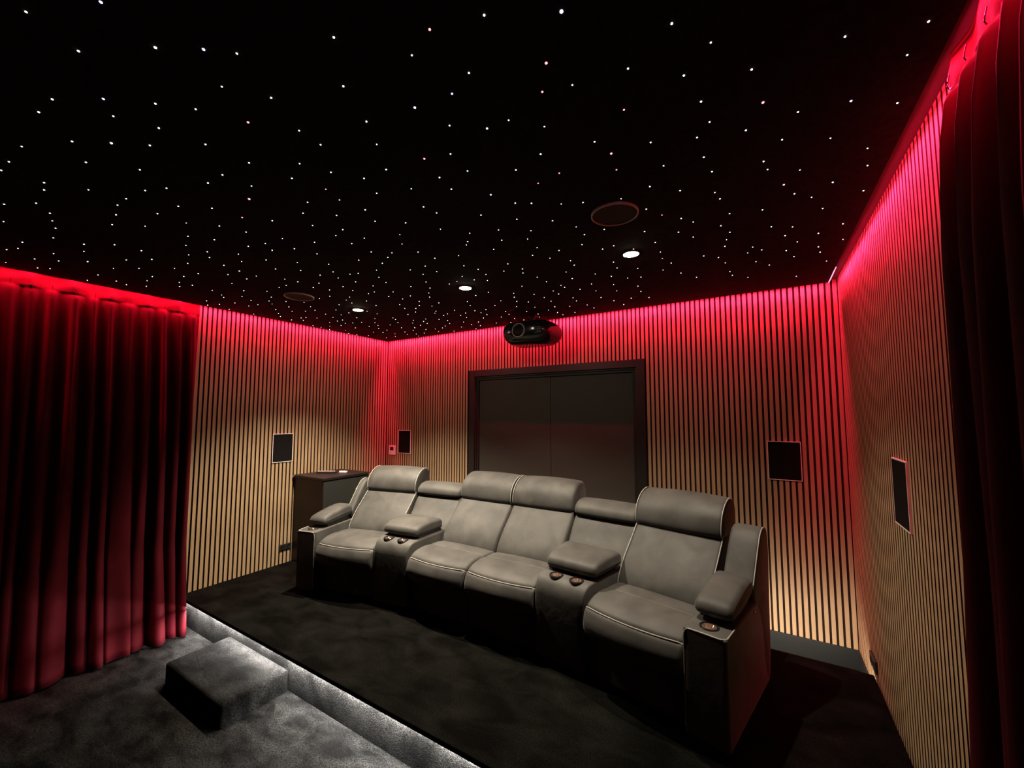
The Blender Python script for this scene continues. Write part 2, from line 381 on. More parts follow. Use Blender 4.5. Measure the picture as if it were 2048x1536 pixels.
# ceiling: solid slab, dropped star panel, stars
cl = prop(link('ceiling', boxes('ceiling', [(-0.16, W + 0.16, YF - 0.15, 0.16, HT, HT + 0.1)]), M['slab']), 'ceiling with a dropped black star field panel and a glowing edge slot', kind='structure')
pn = link('star_panel', boxes('star_panel', [(GAP, W - GAP, YF + 0.05, -GAP, HP, HP + 0.022)]), M['ceil'], cl)
bt = link('batten', boxes('batten', [(0.3 + k * 0.86, 0.36 + k * 0.86, YF + 0.2, -0.25, HP + 0.022, HT) for k in range(6)]), M['felt'], cl)
STARS = """2.883,-3.703,w1 3.074,-3.614,v1.3 1.789,-3.607,w1 2.404,-3.605,w1 2.838,-3.603,w1 1.904,-3.602,w1 2.523,-3.596,w1 2.089,-3.596,w1 1.373,-3.547,w1 1.096,-3.514,w1 2.663,-3.512,v1.3 2.289,-3.506,w1 3.031,-3.497,w1.2 1.804,-3.493,w1 1.720,-3.479,w1 2.588,-3.470,w1 1.517,-3.470,w1 2.158,-3.442,w1 0.544,-3.433,w1 2.399,-3.428,w1.3 3.136,-3.426,v1.4 2.777,-3.418,w1 1.429,-3.411,w1 0.788,-3.407,w1 0.629,-3.401,w1 0.207,-3.393,w1 1.321,-3.384,w1 1.888,-3.376,w1 3.199,-3.372,w1 2.646,-3.368,w1 1.212,-3.353,w1 2.503,-3.349,w1 2.859,-3.340,w1 3.035,-3.339,w1 1.025,-3.328,w1 2.275,-3.312,w1 0.462,-3.309,w1 0.692,-3.268,w1 1.820,-3.263,w1 3.470,-3.262,w1 1.932,-3.262,w1 0.234,-3.260,w1 2.685,-3.244,w1 2.095,-3.242,w1 3.118,-3.237,w1 1.686,-3.234,w1 2.941,-3.220,r1.4 0.542,-3.219,w1 1.051,-3.212,w1 0.285,-3.212,w1 1.528,-3.209,w1 2.199,-3.200,w1 0.901,-3.180,w1 3.351,-3.147,w1 3.701,-3.146,r1.2 1.878,-3.131,w1 2.401,-3.123,w1 2.522,-3.119,w1 0.686,-3.117,w1 3.606,-3.115,w1 1.192,-3.115,w1 1.650,-3.111,w1 2.053,-3.107,w1 3.049,-3.105,w1 3.843,-3.103,w1 2.703,-3.103,w1 3.044,-3.020,w1 2.168,-3.014,w1 2.536,-3.013,w1 1.879,-3.013,w1 3.287,-3.011,w1 4.011,-3.011,v1.7 0.160,-3.004,w1 1.214,-3.000,w1 0.390,-3.000,w1 0.939,-2.995,w1 2.868,-2.995,w1 3.705,-2.986,w1 0.659,-2.986,w1 3.473,-2.971,v1.5 2.414,-2.964,r1.9 2.743,-2.954,w1 3.613,-2.952,v1.2 1.696,-2.939,w1 1.091,-2.913,w1 3.222,-2.913,w1 1.988,-2.907,w1 3.912,-2.898,r1.4 0.808,-2.895,w1 2.922,-2.894,w1 1.539,-2.892,w1 2.193,-2.891,r1.4 0.319,-2.885,w1 3.515,-2.848,w1 1.772,-2.841,w1 4.237,-2.835,w1 2.789,-2.828,r1.1 1.381,-2.821,w1 0.270,-2.815,w1 3.855,-2.812,r1.2 2.614,-2.804,w1 2.031,-2.796,w1 3.002,-2.794,w1 2.286,-2.792,w1 3.130,-2.788,w1 3.944,-2.787,w1 1.537,-2.783,w1 0.675,-2.783,w1 3.617,-2.769,v1.4 1.017,-2.769,w1 0.526,-2.768,w1 3.702,-2.763,w1 1.204,-2.762,w1 3.312,-2.759,r1.4 4.104,-2.758,w1 2.496,-2.755,w1 2.760,-2.739,w1 1.442,-2.733,w1 3.418,-2.728,w1 4.316,-2.724,w1 0.353,-2.721,w1 1.838,-2.693,w1 2.954,-2.688,w1 3.791,-2.672,w1 0.872,-2.665,w1 1.658,-2.664,w1 1.965,-2.661,w1 2.618,-2.654,w1 2.413,-2.652,v1.2 4.237,-2.648,w1 2.117,-2.646,w1 1.033,-2.637,w1 3.277,-2.632,w1 3.113,-2.632,w1 0.684,-2.626,w1 1.368,-2.620,w1 2.786,-2.616,w1 3.406,-2.607,w1 4.048,-2.606,r1.1 1.540,-2.591,w1 1.899,-2.587,w1 0.568,-2.584,w1 4.407,-2.568,w1 4.619,-2.558,w1 3.711,-2.547,w1 0.686,-2.544,w1 2.506,-2.538,w1 3.262,-2.538,w1 2.036,-2.529,w1 1.706,-2.523,w1 2.225,-2.521,w1 1.187,-2.517,w1 4.267,-2.512,w1 2.410,-2.512,w1 1.337,-2.511,w1 2.731,-2.511,w1 3.578,-2.509,w1 3.911,-2.506,w1 4.792,-2.500,w1 3.048,-2.488,w1 2.853,-2.416,w1 3.061,-2.411,w1 2.079,-2.411,w1 3.942,-2.409,r1.6 3.385,-2.409,b1.6 2.516,-2.406,w1 4.435,-2.405,r1.5 0.992,-2.405,w1 0.667,-2.403,w1 1.593,-2.402,w1 1.203,-2.400,w1 4.280,-2.398,w1 4.775,-2.397,w1 2.394,-2.397,w1 3.719,-2.397,r1.1 4.085,-2.395,w1 1.325,-2.394,w1 1.833,-2.391,w1 3.610,-2.377,r1.1 4.233,-2.335,w1 2.722,-2.334,b1.2 0.589,-2.303,w1 4.533,-2.296,w1 3.927,-2.296,r1.1 1.708,-2.293,w1 3.441,-2.288,w1 0.278,-2.288,w1 4.384,-2.286,w1 3.235,-2.278,w1 4.673,-2.266,v1.3 2.958,-2.266,w1 0.874,-2.266,w1 1.981,-2.265,w1 0.526,-2.261,w1 2.390,-2.255,w1 1.435,-2.250,w1 3.505,-2.246,w1 2.639,-2.239,w1 4.096,-2.223,w1 0.122,-2.218,w1 2.211,-2.207,w1 4.240,-2.199,w1 0.686,-2.192,w1 2.486,-2.178,w1 4.801,-2.177,w1 0.244,-2.174,w1 3.622,-2.167,w1 1.736,-2.166,w1 1.460,-2.166,w1 1.299,-2.163,w1 4.494,-2.161,w1 1.198,-2.161,w1 1.876,-2.159,w1 1.015,-2.159,w1 3.365,-2.147,w1 3.062,-2.145,w1 2.408,-2.141,w1 3.715,-2.126,w1 0.413,-2.124,w1 2.633,-2.103,w1 4.014,-2.099,w1 3.219,-2.095,w1 2.299,-2.091,w1 0.621,-2.090,w1 4.642,-2.079,w1 4.257,-2.078,w1 1.936,-2.067,w1 2.986,-2.065,w1 3.877,-2.065,w1 1.563,-2.062,w1 1.794,-2.061,w1 0.875,-2.051,w1 2.001,-2.048,w1 4.437,-2.047,w1 0.125,-2.043,w1 3.513,-2.036,w1 2.951,-2.032,w1 2.162,-2.023,w1 1.428,-2.022,w1 0.409,-2.006,w1 0.738,-1.998,w1 3.364,-1.996,w1 4.121,-1.995,w1 0.525,-1.985,w1 3.163,-1.977,w1 4.451,-1.976,w1 2.652,-1.974,w1 1.829,-1.938,w1 4.768,-1.936,w1 0.662,-1.931,w1 2.808,-1.928,w1 1.480,-1.916,w1 2.057,-1.914,w1 3.296,-1.913,w1 1.645,-1.913,w1 0.852,-1.912,w1 3.590,-1.909,w1 3.953,-1.906,w1 2.364,-1.905,w1 2.503,-1.904,w1 4.563,-1.903,w1 4.251,-1.897,w1 3.051,-1.894,w1 4.266,-1.825,w1 0.123,-1.824,w1 1.187,-1.811,w1 4.512,-1.810,r1.5 1.625,-1.809,w1 1.323,-1.807,w1 2.010,-1.807,w1 0.951,-1.806,w1 4.005,-1.805,r1.1 0.488,-1.805,w1 1.861,-1.804,w1 3.707,-1.802,w1 3.593,-1.798,w1 4.791,-1.798,w1 0.692,-1.796,w1 2.376,-1.792,w1 2.496,-1.783,w1 3.286,-1.779,w1 2.728,-1.773,w1 4.690,-1.722,w1 4.081,-1.717,w1 0.361,-1.710,w1 1.445,-1.704,w1 4.556,-1.697,w1 0.868,-1.693,w1 1.742,-1.693,w1 3.206,-1.689,w1 0.554,-1.685,w1 1.662,-1.685,w1 3.531,-1.680,w1 3.380,-1.673,w1 2.770,-1.669,w1 3.886,-1.663,w1 1.340,-1.660,w1 2.277,-1.658,w1 2.997,-1.648,w1 4.294,-1.645,w1 4.128,-1.644,w1 2.098,-1.638,w1 0.255,-1.632,w1 0.669,-1.621,w1 4.625,-1.620,w1 1.872,-1.613,w1 2.585,-1.612,w1 4.433,-1.603,w1 1.155,-1.598,w1 0.784,-1.595,w1 3.278,-1.590,w1 1.302,-1.575,w1 3.685,-1.567,w1 4.816,-1.567,w1 4.042,-1.558,w1 2.755,-1.556,w1 3.612,-1.553,w1 1.470,-1.550,w1 2.901,-1.547,w1 2.481,-1.545,w1 1.743,-1.544,w1 2.198,-1.531,w1 2.393,-1.528,w1 4.246,-1.521,w1 3.033,-1.516,w1 2.615,-1.508,w1 0.967,-1.499,w1 0.201,-1.487,w1 3.904,-1.486,w1 0.371,-1.485,w1 3.373,-1.483,w1 0.433,-1.470,w1 4.681,-1.466,w1 1.911,-1.460,w1 3.771,-1.456,w1 4.102,-1.449,w1 0.731,-1.448,w1 2.689,-1.444,w1 2.995,-1.444,w1 2.099,-1.439,w1 1.787,-1.429,w1 0.287,-1.409,w1 4.281,-1.408,w1 1.422,-1.407,w1 3.363,-1.397,w1 0.507,-1.396,w1 4.473,-1.369,w1 0.973,-1.361,w1 0.836,-1.349,w1 2.023,-1.348,w1 0.670,-1.324,w1 3.899,-1.323,w1 3.039,-1.314,w1 4.258,-1.311,w1 1.625,-1.311,w1 3.602,-1.311,w1 1.177,-1.309,w1 4.569,-1.307,w1 3.262,-1.303,w1 1.855,-1.299,w1 4.243,-1.214,w1 4.791,-1.212,w1 3.888,-1.211,r1.1 0.436,-1.203,w1 4.540,-1.200,w1 0.652,-1.200,w1 0.563,-1.199,w1 1.758,-1.199,w1 0.126,-1.198,w1 2.527,-1.198,w1 3.590,-1.195,w1 1.566,-1.193,w1 2.839,-1.191,w1 3.051,-1.190,w1 0.868,-1.189,w1 1.179,-1.189,w1 2.386,-1.182,w1 1.968,-1.170,w1 3.422,-1.159,w1 3.244,-1.153,w1 4.695,-1.139,w1 1.654,-1.139,w1 1.839,-1.119,w1 4.118,-1.117,w1 4.383,-1.113,w1 3.707,-1.111,w1 3.921,-1.097,w1 0.123,-1.097,w1 0.538,-1.082,w1 0.261,-1.081,w1 2.211,-1.070,w1 2.689,-1.067,w1 4.604,-1.065,w1 0.996,-1.065,w1 0.630,-1.057,w1 3.106,-1.051,w1 3.504,-1.051,w1 0.408,-1.042,w1 1.555,-1.042,w1 4.195,-1.041,w1 4.429,-1.038,w1 4.355,-1.029,w1 0.737,-1.026,w1 1.420,-1.012,w1 3.111,-0.993,w1 3.848,-0.990,w1 1.178,-0.987,w1 0.100,-0.975,w1 4.823,-0.969,w1 2.635,-0.969,w1 1.744,-0.961,w1 3.320,-0.961,w1 2.154,-0.954,w1 2.993,-0.954,w1 2.817,-0.954,w1 3.593,-0.951,w1 4.556,-0.947,w1 0.845,-0.938,w1 2.476,-0.935,w1 1.147,-0.925,w1 3.681,-0.921,w1 4.225,-0.915,w1 4.716,-0.913,w1 1.682,-0.908,w1 1.919,-0.892,w1 3.194,-0.881,w1 0.435,-0.875,w1 3.943,-0.860,w1 2.996,-0.857,w1 3.459,-0.857,w1 2.587,-0.849,w1 0.637,-0.845,w1 0.214,-0.841,w1 2.347,-0.838,w1 4.396,-0.832,w1 1.773,-0.825,w1 2.846,-0.825,w1 0.758,-0.824,w1 4.734,-0.810,w1 4.602,-0.808,w1 1.057,-0.807,w1 1.281,-0.799,w1 1.698,-0.797,w1 2.076,-0.779,w1 3.288,-0.777,w1 0.901,-0.776,w1 2.663,-0.775,w1 1.433,-0.772,w1 2.191,-0.759,w1 1.944,-0.753,w1 3.608,-0.721,w1 4.472,-0.716,w1 0.640,-0.714,w1 4.239,-0.713,w1 0.094,-0.711,w1 1.178,-0.707,w1 4.024,-0.706,w1 1.843,-0.704,w1 1.337,-0.704,w1 2.494,-0.697,w1 2.847,-0.694,w1 3.053,-0.691,w1 1.541,-0.689,w1 3.431,-0.689,w1 2.081,-0.686,w1 4.249,-0.618,w1 4.787,-0.607,w1 1.295,-0.605,w1 1.837,-0.601,w1 0.891,-0.600,w1 1.583,-0.600,w1 2.311,-0.598,w1 0.100,-0.597,w1 0.411,-0.596,w1 0.643,-0.595,w1 2.629,-0.591,w1 2.085,-0.590,w1 3.042,-0.588,w1 1.172,-0.581,w1 3.593,-0.571,w1 3.259,-0.570,w1 0.494,-0.524,w1 1.024,-0.523,w1 4.342,-0.509,w1 2.794,-0.509,w1 1.976,-0.497,w1 2.488,-0.495,w1 2.280,-0.486,w1 0.180,-0.484,w1 1.509,-0.481,w1 1.683,-0.457,w1 2.918,-0.451,w1 2.154,-0.433,w1 2.689,-0.427,w1 0.899,-0.422,w1 3.323,-0.420,w1 3.473,-0.418,w1 1.384,-0.410,w1 3.072,-0.410,w1 0.743,-0.406,w1 0.559,-0.393,w1 1.066,-0.383,w1 1.820,-0.373,w1 3.608,-0.357,w1 4.640,-0.353,w1 1.177,-0.347,w1 1.287,-0.346,w1 2.532,-0.345,w1 2.406,-0.328,w1 2.239,-0.312,w1 1.679,-0.311,w1 2.725,-0.303,w1 3.089,-0.281,w1 0.654,-0.280,w1 1.505,-0.271,w1 0.264,-0.269,w1 0.420,-0.261,w1 3.359,-0.248,w1 0.772,-0.245,w1 0.896,-0.233,w1 1.959,-0.232,w1 2.485,-0.225,w1 2.871,-0.216,w1 1.111,-0.215,w1 1.730,-0.214,w1 2.286,-0.201,w1 2.730,-0.189,w1 2.104,-0.167,w1 1.283,-0.134,w1 0.692,-0.127,w1 1.589,-0.106,w1"""
star_me = {}
def star_mesh(c, s):
    k = (c, s)
    if k not in star_me:
        r = 0.0032 * s
        bm = bmesh.new()
        bmesh.ops.create_icosphere(bm, subdivisions=1, radius=r)
        me = bpy.data.meshes.new('star'); bm.to_mesh(me); bm.free()
        me.materials.append(M['star_' + c])
        star_me[k] = me
    return star_me[k]
rng = random.Random(5)
st = []
for tok in STARS.split():
    a, b, c = tok.split(',')
    st.append((float(a), float(b), c[0], float(c[1:])))
st.sort(key=lambda q: (q[0] - 4.396) ** 2 + (q[1] + 3.87) ** 2)
rest = []
for i, (sx, sy, c, s) in enumerate(st):
    if i < 295:
        sz = s if s > 1 else rng.choice((0.8, 0.9, 1.0, 1.0))
        o = bpy.data.objects.new('star', star_mesh(c, sz)); COL.objects.link(o)
        o.parent = cl; o.location = (sx, sy, HP)
    else:
        rest.append((sx, sy))
for k in range(260):            # the field goes on over the viewer
    sx, sy = rng.uniform(0.15, W - 0.15), rng.uniform(YF + 0.3, -3.0)
    u = (sx - 4.396, sy + 3.87)
    f = -u[0] * math.sin(yaw) + u[1] * math.cos(yaw)
    if f < 0.35: rest.append((sx, sy))
bm = bmesh.new()
for sx, sy in rest:
    bmesh.ops.create_icosphere(bm, subdivisions=1, radius=0.0033 * rng.choice((0.8, 0.9, 1.0, 1.1)), matrix=Matrix.Translation((sx, sy, HP)))
me = bpy.data.meshes.new('star_field'); bm.to_mesh(me); bm.free()
prop(link('star_field', me, M['star_w'], cl), kind='stuff')

# red LED strips in the slot along the walls
def led_run(label, a, b, inward, width, mat_key='led_red'):
    """strip from a to b (at star panel edge), tilted down towards the wall"""
    root = empty('led_strip', a)
    a, b = Vector(a), Vector(b)
    n = Vector(inward)                      # towards the wall
    d = (b - a)
    segs = max(2, int(d.length / 0.25))
    v, f = [], []
    for i in range(segs + 1):
        p = d * (i / segs)
        v.append(p + n * 0.001 + Vector((0, 0, 0.013)))
        v.append(p + n * (0.001 + width) + Vector((0, 0, 0.013)))
    for i in range(segs):
        f.append((2 * i, 2 * i + 2, 2 * i + 3, 2 * i + 1))
    me = bpy.data.meshes.new('led_light'); me.from_pydata([tuple(q) for q in v], [], f)
    link('led_light', me, M[mat_key], root)
    v, f = [], []
    for i in range(segs + 1):
        p = d * (i / segs)
        v.append(p + n * 0.0004 + Vector((0, 0, 0.0134)))
        v.append(p + n * (0.0014 + width) + Vector((0, 0, 0.0134)))
        v.append(p + n * 0.0004 + Vector((0, 0, 0.0160)))
    for i in range(segs):
        for q in range(3):
            r2 = (q + 1) % 3
            f.append((3 * i + q, 3 * i + r2, 3 * i + 3 + r2, 3 * i + 3 + q))
    f += [(0, 1, 2), (3 * segs, 3 * segs + 1, 3 * segs + 2)]
    me = pydata('led_backing', v, f)
    link('led_backing', me, M['dark'], root)
    return prop(root, label, 'led strip', 'red led strips around the star ceiling')
led_run('red led strip in the ceiling slot above the back wall slats', (GAP, -GAP, HP), (W - GAP, -GAP, HP), (0, 1, 0), 0.0042)
led_run('red led strip in the ceiling slot above the left wall and left curtain', (GAP, YF + 0.1, HP), (GAP, -GAP, HP), (-1, 0, 0), 0.0034)
led_run('red led strip in the ceiling slot above the right wall and right curtain', (W - GAP, -GAP, HP), (W - GAP, YF + 0.1, HP), (1, 0, 0), 0.0027)
pts = [(W - GAP + 0.003, -0.066 - 0.36 * k / 12, HP + 0.002 - 0.006 * math.sin(math.pi * min(1, (1 - k / 12)) * 0.5)) for k in range(13)]
prop(link('led_strip', tube('led_strip', pts, 0.0035, 6), M['led_red_end']), 'short loose pink-white end of led strip at the far right ceiling corner', 'led strip', 'red led strips around the star ceiling')

# ------------------------------------------------------------------ carpeted platform, step and their lights
pf = prop(empty('seating_platform', (0, RF, FL)), 'raised platform covered in dark charcoal carpet carrying the sofa', 'platform')
rel(link('platform_deck', boxes('platform_deck', [(0.001, W - 0.008, RF, RB, -0.028, 0.0)], 0.004, 3), M['carpet']), pf)
rel(link('platform_base', boxes('platform_base', [(0.007, W - 0.008, RF + 0.028, RB - 0.045, FL + 0.0005, -0.0281)]), M['carpet_floor']), pf)
def flat_led(name, y0, y1, z, down, key, label):
    root = empty(name, (0.05, y0, z))
    segs = 20
    v, f = [], []
    for i in range(segs + 1):
        xx = (W - 0.12) * i / segs
        v.append((xx, 0, 0)); v.append((xx, y1 - y0, down))
    for i in range(segs): f.append((2 * i, 2 * i + 2, 2 * i + 3, 2 * i + 1))
    me = bpy.data.meshes.new('led_light'); me.from_pydata(v, [], f)
    link('led_light', me, M[key], root)
    e = 0.001 if abs(down) < 0.001 else 0.0
    link('led_backing', boxes('led_backing', [(0, W - 0.12, min(0, y1 - y0), max(0, y1 - y0), 0.001, 0.0025)] if e else [(0, W - 0.12, -0.003, -0.0008, 0.0, down)]), M['dark'], root)
    return prop(root, label, 'led strip', 'white led strips under the platform edges')
flat_led('led_strip', RF + 0.010, RF + 0.017, -0.0315, 0.0, 'led_front', 'white led strip tucked under the front edge of the platform')
flat_led('led_strip', RB - 0.041, RB - 0.041, -0.088, 0.048, 'led_back', 'warm led strip on the rear face of the platform behind the sofa')

sx0, sx1, sy0, sz1 = 0.88, 1.668, -2.64, -0.105
bm = bmesh.new()
bmesh.ops.create_cube(bm, size=1.0, matrix=Matrix.Translation(((sx0 + sx1) / 2, (sy0 + RF + 0.0265) / 2, (FL + sz1) / 2)) @ Matrix.Diagonal((sx1 - sx0, RF + 0.0265 - sy0, sz1 - FL, 1)))
bmesh.ops.subdivide_edges(bm, edges=list(bm.edges), cuts=5, use_grid_fill=True)
bmesh.ops.bevel(bm, geom=[e for e in bm.edges if len(e.link_faces) == 2 and e.calc_face_angle() > 0.5 and not (abs(e.verts[0].co.z - FL) < 1e-4 and abs(e.verts[1].co.z - FL) < 1e-4)], offset=0.018, segments=3, profile=0.5, affect='EDGES')
for v in bm.verts:
    v.co -= Vector((sx0, sy0, FL))
me = bpy.data.meshes.new('carpeted_step'); bm.to_mesh(me); bm.free()
so = link('carpeted_step', me, M['carpet_floor'], smooth=60)
so.location = (sx0, sy0, FL + 0.0005)
prop(so, 'low box step wrapped in charcoal carpet in front of the platform', 'step')

# ------------------------------------------------------------------ ceiling lamps and ceiling speakers
def downlight(x, y, key, label):
    root = prop(empty('downlight', (x, y, HP)), label, 'downlight', 'downlights in the star ceiling')
    link('rim', lathe('rim', [(0.0445, 0.0), (0.0455, -0.003), (0.048, -0.004), (0.050, -0.001), (0.050, 0.001), (0.0445, 0.001)], 32), M['white'], root, smooth=True)
    link('lens', lathe('lens', [(0.0, -0.009), (0.015, -0.0085), (0.030, -0.0065), (0.041, -0.003), (0.0445, -0.0005)], 32), M['lamp_' + key], root)
    ld = bpy.data.lights.new('downlight_bulb', 'SPOT')
    ld.energy = SPOT_POWER[key]; ld.color = SPOT_COLOR
    ld.spot_size = math.radians(104); ld.spot_blend = 1.0; ld.shadow_soft_size = 0.008
    lo = bpy.data.objects.new('bulb', ld); COL.objects.link(lo)
    lo.parent = root; lo.location = (0, 0, -0.02)
downlight(1.143, -1.386, 'l', 'round white downlight nearest the left slatted wall')
downlight(2.437, -1.386, 'm', 'round white downlight in the middle above the sofa')
downlight(3.737, -1.386, 'r', 'round white downlight nearest the right slatted wall')
def ceiling_speaker(x, y, label):
    root = prop(empty('ceiling_speaker', (x, y, HP)), label, 'speaker', 'round speakers in the star ceiling')
    link('rim', lathe('rim', [(0.1085, 0.001), (0.1085, -0.010), (0.1115, -0.012), (0.1145, -0.010), (0.1155, 0.001)], 48), M['white'], root, smooth=True)
    link('grille', lathe('grille', [(0.0, -0.004), (0.1085, -0.003)], 48), M['cgrille'], root)
ceiling_speaker(1.104, -1.943, 'round dark grille ceiling speaker near the left slatted wall')
ceiling_speaker(3.808, -1.943, 'round dark grille ceiling speaker near the right slatted wall')

# ------------------------------------------------------------------ wall speakers, control panel, sockets
def wall_box(name, c, axis, w, h, frame_t, mats, label, cat, group=None, depth=0.009, face='grille'):
    """axis: '-y' back wall, '+x' left wall, '-x' right wall"""
    rz = {'-y': 0.0, '+x': math.pi / 2, '-x': -math.pi / 2}[axis]
    root = prop(empty(name, c, rz), label, cat, group)
    fr = link('frame', boxes('frame', [(-w / 2, -w / 2 + frame_t, -depth, -0.0005, -h / 2, h / 2), (w / 2 - frame_t, w / 2, -depth, -0.0005, -h / 2, h / 2), (-w / 2 + frame_t, w / 2 - frame_t, -depth, -0.0005, h / 2 - frame_t, h / 2), (-w / 2 + frame_t, w / 2 - frame_t, -depth, -0.0005, -h / 2, -h / 2 + frame_t)]), mats[0], root)
    link(face, boxes(face, [(-w / 2 + frame_t, w / 2 - frame_t, -depth + 0.001, -0.0005, -h / 2 + frame_t, h / 2 - frame_t)]), mats[1], root)
    return root
sm = (M['white'], M['grille'])
wall_box('wall_speaker', (4.526, 0, 1.21), '-y', 0.222, 0.302, 0.0055, sm, 'black in-wall speaker right of the black door', 'speaker', 'in-wall speakers')
wall_box('wall_speaker', (0.353, 0, 1.21), '-y', 0.226, 0.302, 0.0055, sm, 'black in-wall speaker beside the small control panel', 'speaker', 'in-wall speakers')
wall_box('wall_speaker', (0, -1.414, 1.215), '+x', 0.218, 0.302, 0.0055, sm, 'black in-wall speaker on the left wall above the dark cabinet', 'speaker', 'in-wall speakers')
wall_box('wall_speaker', (W, -1.374, 1.22), '-x', 0.236, 0.302, 0.0055, sm, 'black in-wall speaker on the right wall near the curtain', 'speaker', 'in-wall speakers')
cp = prop(empty('control_panel', (0.125, 0, 1.092)), 'small white wall control panel with a dark screen in the back left corner', 'control panel')
link('plate', boxes('plate', [(-0.065, 0.065, -0.011, -0.0005, -0.062, 0.062)], 0.004), M['white'], cp)
link('screen', boxes('screen', [(-0.035, 0.028, -0.0125, -0.0105, -0.002, 0.043)]), M['screen'], cp)
def socket(c, axis, w, h, label):
    rz = {'+x': math.pi / 2, '-x': -math.pi / 2}[axis]
    root = prop(empty('wall_socket', c, rz), label, 'socket')
    link('plate', boxes('plate', [(-w / 2, w / 2, -0.012, -0.0005, -h / 2, h / 2)], 0.004), M['dark'], root)
    for k in (-1, 1):
        link('outlet', lathe('outlet', [(0.0, 0.001), (0.016, 0.001), (0.019, 0.003), (0.021, 0.0)], 20), M['gloss'], root).matrix_local = Matrix.Translation((k * w / 4, -0.012, 0)) @ Matrix.Rotation(math.pi / 2, 4, 'X')
socket((0, -1.345, 0.168), '+x', 0.13, 0.062, 'black double socket on the left wall low beside the cabinet')
socket((W, -0.52, 0.075), '-x', 0.15, 0.075, 'black double socket low on the right wall near the back corner')

# ------------------------------------------------------------------ projector under the ceiling
pj = prop(empty('projector', (2.452, -0.31, 2.268)), 'black home cinema projector hanging under the star ceiling above the door', 'projector')
def proj_body():
    v, f = [], []
    nz, na = 12, 56
    for j in range(nz + 1):
        zz = 0.2 * j / nz
        k = j / nz
        sc = 1 - 0.34 * max(0, (0.5 - k) / 0.5) ** 2.2 - 0.16 * max(0, (k - 0.62) / 0.38) ** 2.4
        for i in range(na):
            a = 2 * math.pi * i / na
            e = 0.42
            cx_, cy_ = math.cos(a), math.sin(a)
            px = math.copysign(abs(cx_) ** e, cx_) * 0.262
            py = math.copysign(abs(cy_) ** e, cy_) * 0.215
            if py < 0: py -= 0.03 * (1 - (px / 0.262) ** 2)
            v.append((px * (sc * 0.75 + 0.25), py * sc, zz))
    for j in range(nz):
        for i in range(na):
            f.append((j * na + i, j * na + (i + 1) % na, (j + 1) * na + (i + 1) % na, (j + 1) * na + i))
    f.append(tuple(range(na))); f.append(tuple(nz * na + i for i in range(na)))
    return pydata('body', v, f)
link('body', proj_body(), M['gloss'], pj, smooth=50)
ln = link('lens', lathe('lens', [(0.0, 0.002), (0.03, 0.006), (0.05, 0.0), (0.058, 0.012), (0.062, 0.016)], 36), M['gloss'], pj, smooth=True)
ln.matrix_local = Matrix.Translation((-0.02, -0.238, 0.108)) @ Matrix.Rotation(math.pi / 2, 4, 'X')
rg = link('lens_ring', lathe('lens_ring', [(0.062, 0.0), (0.062, 0.02), (0.068, 0.02), (0.070, 0.0)], 40), M['ringgrey'], ln, smooth=40)
for k in (-0.13, 0.16):
    link('vent', boxes('vent', [(k - 0.05, k + 0.05, -0.2475 + abs(k) * 0.12, -0.24 + abs(k) * 0.12, 0.07 + q * 0.016, 0.078 + q * 0.016) for q in range(4)]), M['dark'], pj)
link('mount', boxes('mount', [(-0.11, 0.11, -0.10, 0.10, 0.199, 0.214), (-0.02, 0.02, -0.02, 0.02, 0.21, HP - 2.268 - 0.008), (-0.04, 0.04, -0.04, 0.04, HP - 2.268 - 0.012, HP - 2.268 - 0.0005)], 0.003), M['dark'], pj)

# ------------------------------------------------------------------ cabinet on the left
CX, CY0, CY1, CZ = 0.53, -1.285, -0.70, 0.915
cb = prop(empty('cabinet', (0.004, CY0, 0.0)), 'tall dark cabinet against the left wall behind the left sofa arm', 'cabinet')
link('body', boxes('body', [(0.0, CX - 0.022, 0.012, CY1 - CY0 - 0.012, 0.0005, CZ - 0.03)], 0.003), M['cab'], cb)
link('top', boxes('top', [(0.0, CX, 0.0, CY1 - CY0, CZ - 0.028, CZ)], 0.004), M['cab'], cb)
ysp = 0.43
for a, b, hy in ((0.014, ysp - 0.002, ysp - 0.022), (ysp + 0.002, CY1 - CY0 - 0.014, ysp + 0.022)):
    dr = link('door', boxes('door', [(CX - 0.0215, CX - 0.006, a, b, 0.06, CZ - 0.034)], 0.002), M['cabdoor'], cb)
    link('handle', boxes('handle', [(CX - 0.0055, CX + 0.012, hy - 0.004, hy + 0.004, 0.64, 0.652), (CX - 0.0055, CX + 0.012, hy - 0.004, hy + 0.004, 0.748, 0.76), (CX + 0.01, CX + 0.02, hy - 0.006, hy + 0.006, 0.635, 0.765)], 0.002), M['white'], dr)
for (kx, ky) in ((0.02, -0.006), (CX + 0.005, CY1 - CY0 - 0.02)):
    bmk = bmesh.new(); bmesh.ops.create_uvsphere(bmk, u_segments=12, v_segments=8, radius=0.009, matrix=Matrix.Translation((kx, ky, CZ - 0.016)))
    me = bpy.data.meshes.new('stud'); bmk.to_mesh(me); bmk.free()
    link('stud', me, M['chrome'], cb, smooth=True)
def remote(x, y, rz, l, w, body, btn, n, label):
    root = prop(empty('remote_control', (x, y, CZ + 0.0005), rz), label, 'remote control')
    link('body', boxes('body', [(-l / 2, l / 2, -w / 2, w / 2, 0.0, 0.02)], 0.005, 3), body, root)
    for i in range(n):
        for j in (-1, 0, 1):
            link('button', boxes('button', [(-l * 0.4 + l * 0.8 * i / (n - 1) - 0.004, -l * 0.4 + l * 0.8 * i / (n - 1) + 0.004, j * w * 0.27 - 0.004, j * w * 0.27 + 0.004, 0.0195, 0.023)]), btn, root)
remote(0.20, -1.02, math.radians(35), 0.21, 0.05, M['dark'], M['white'], 9, 'black remote control with pale buttons lying on the dark cabinet')
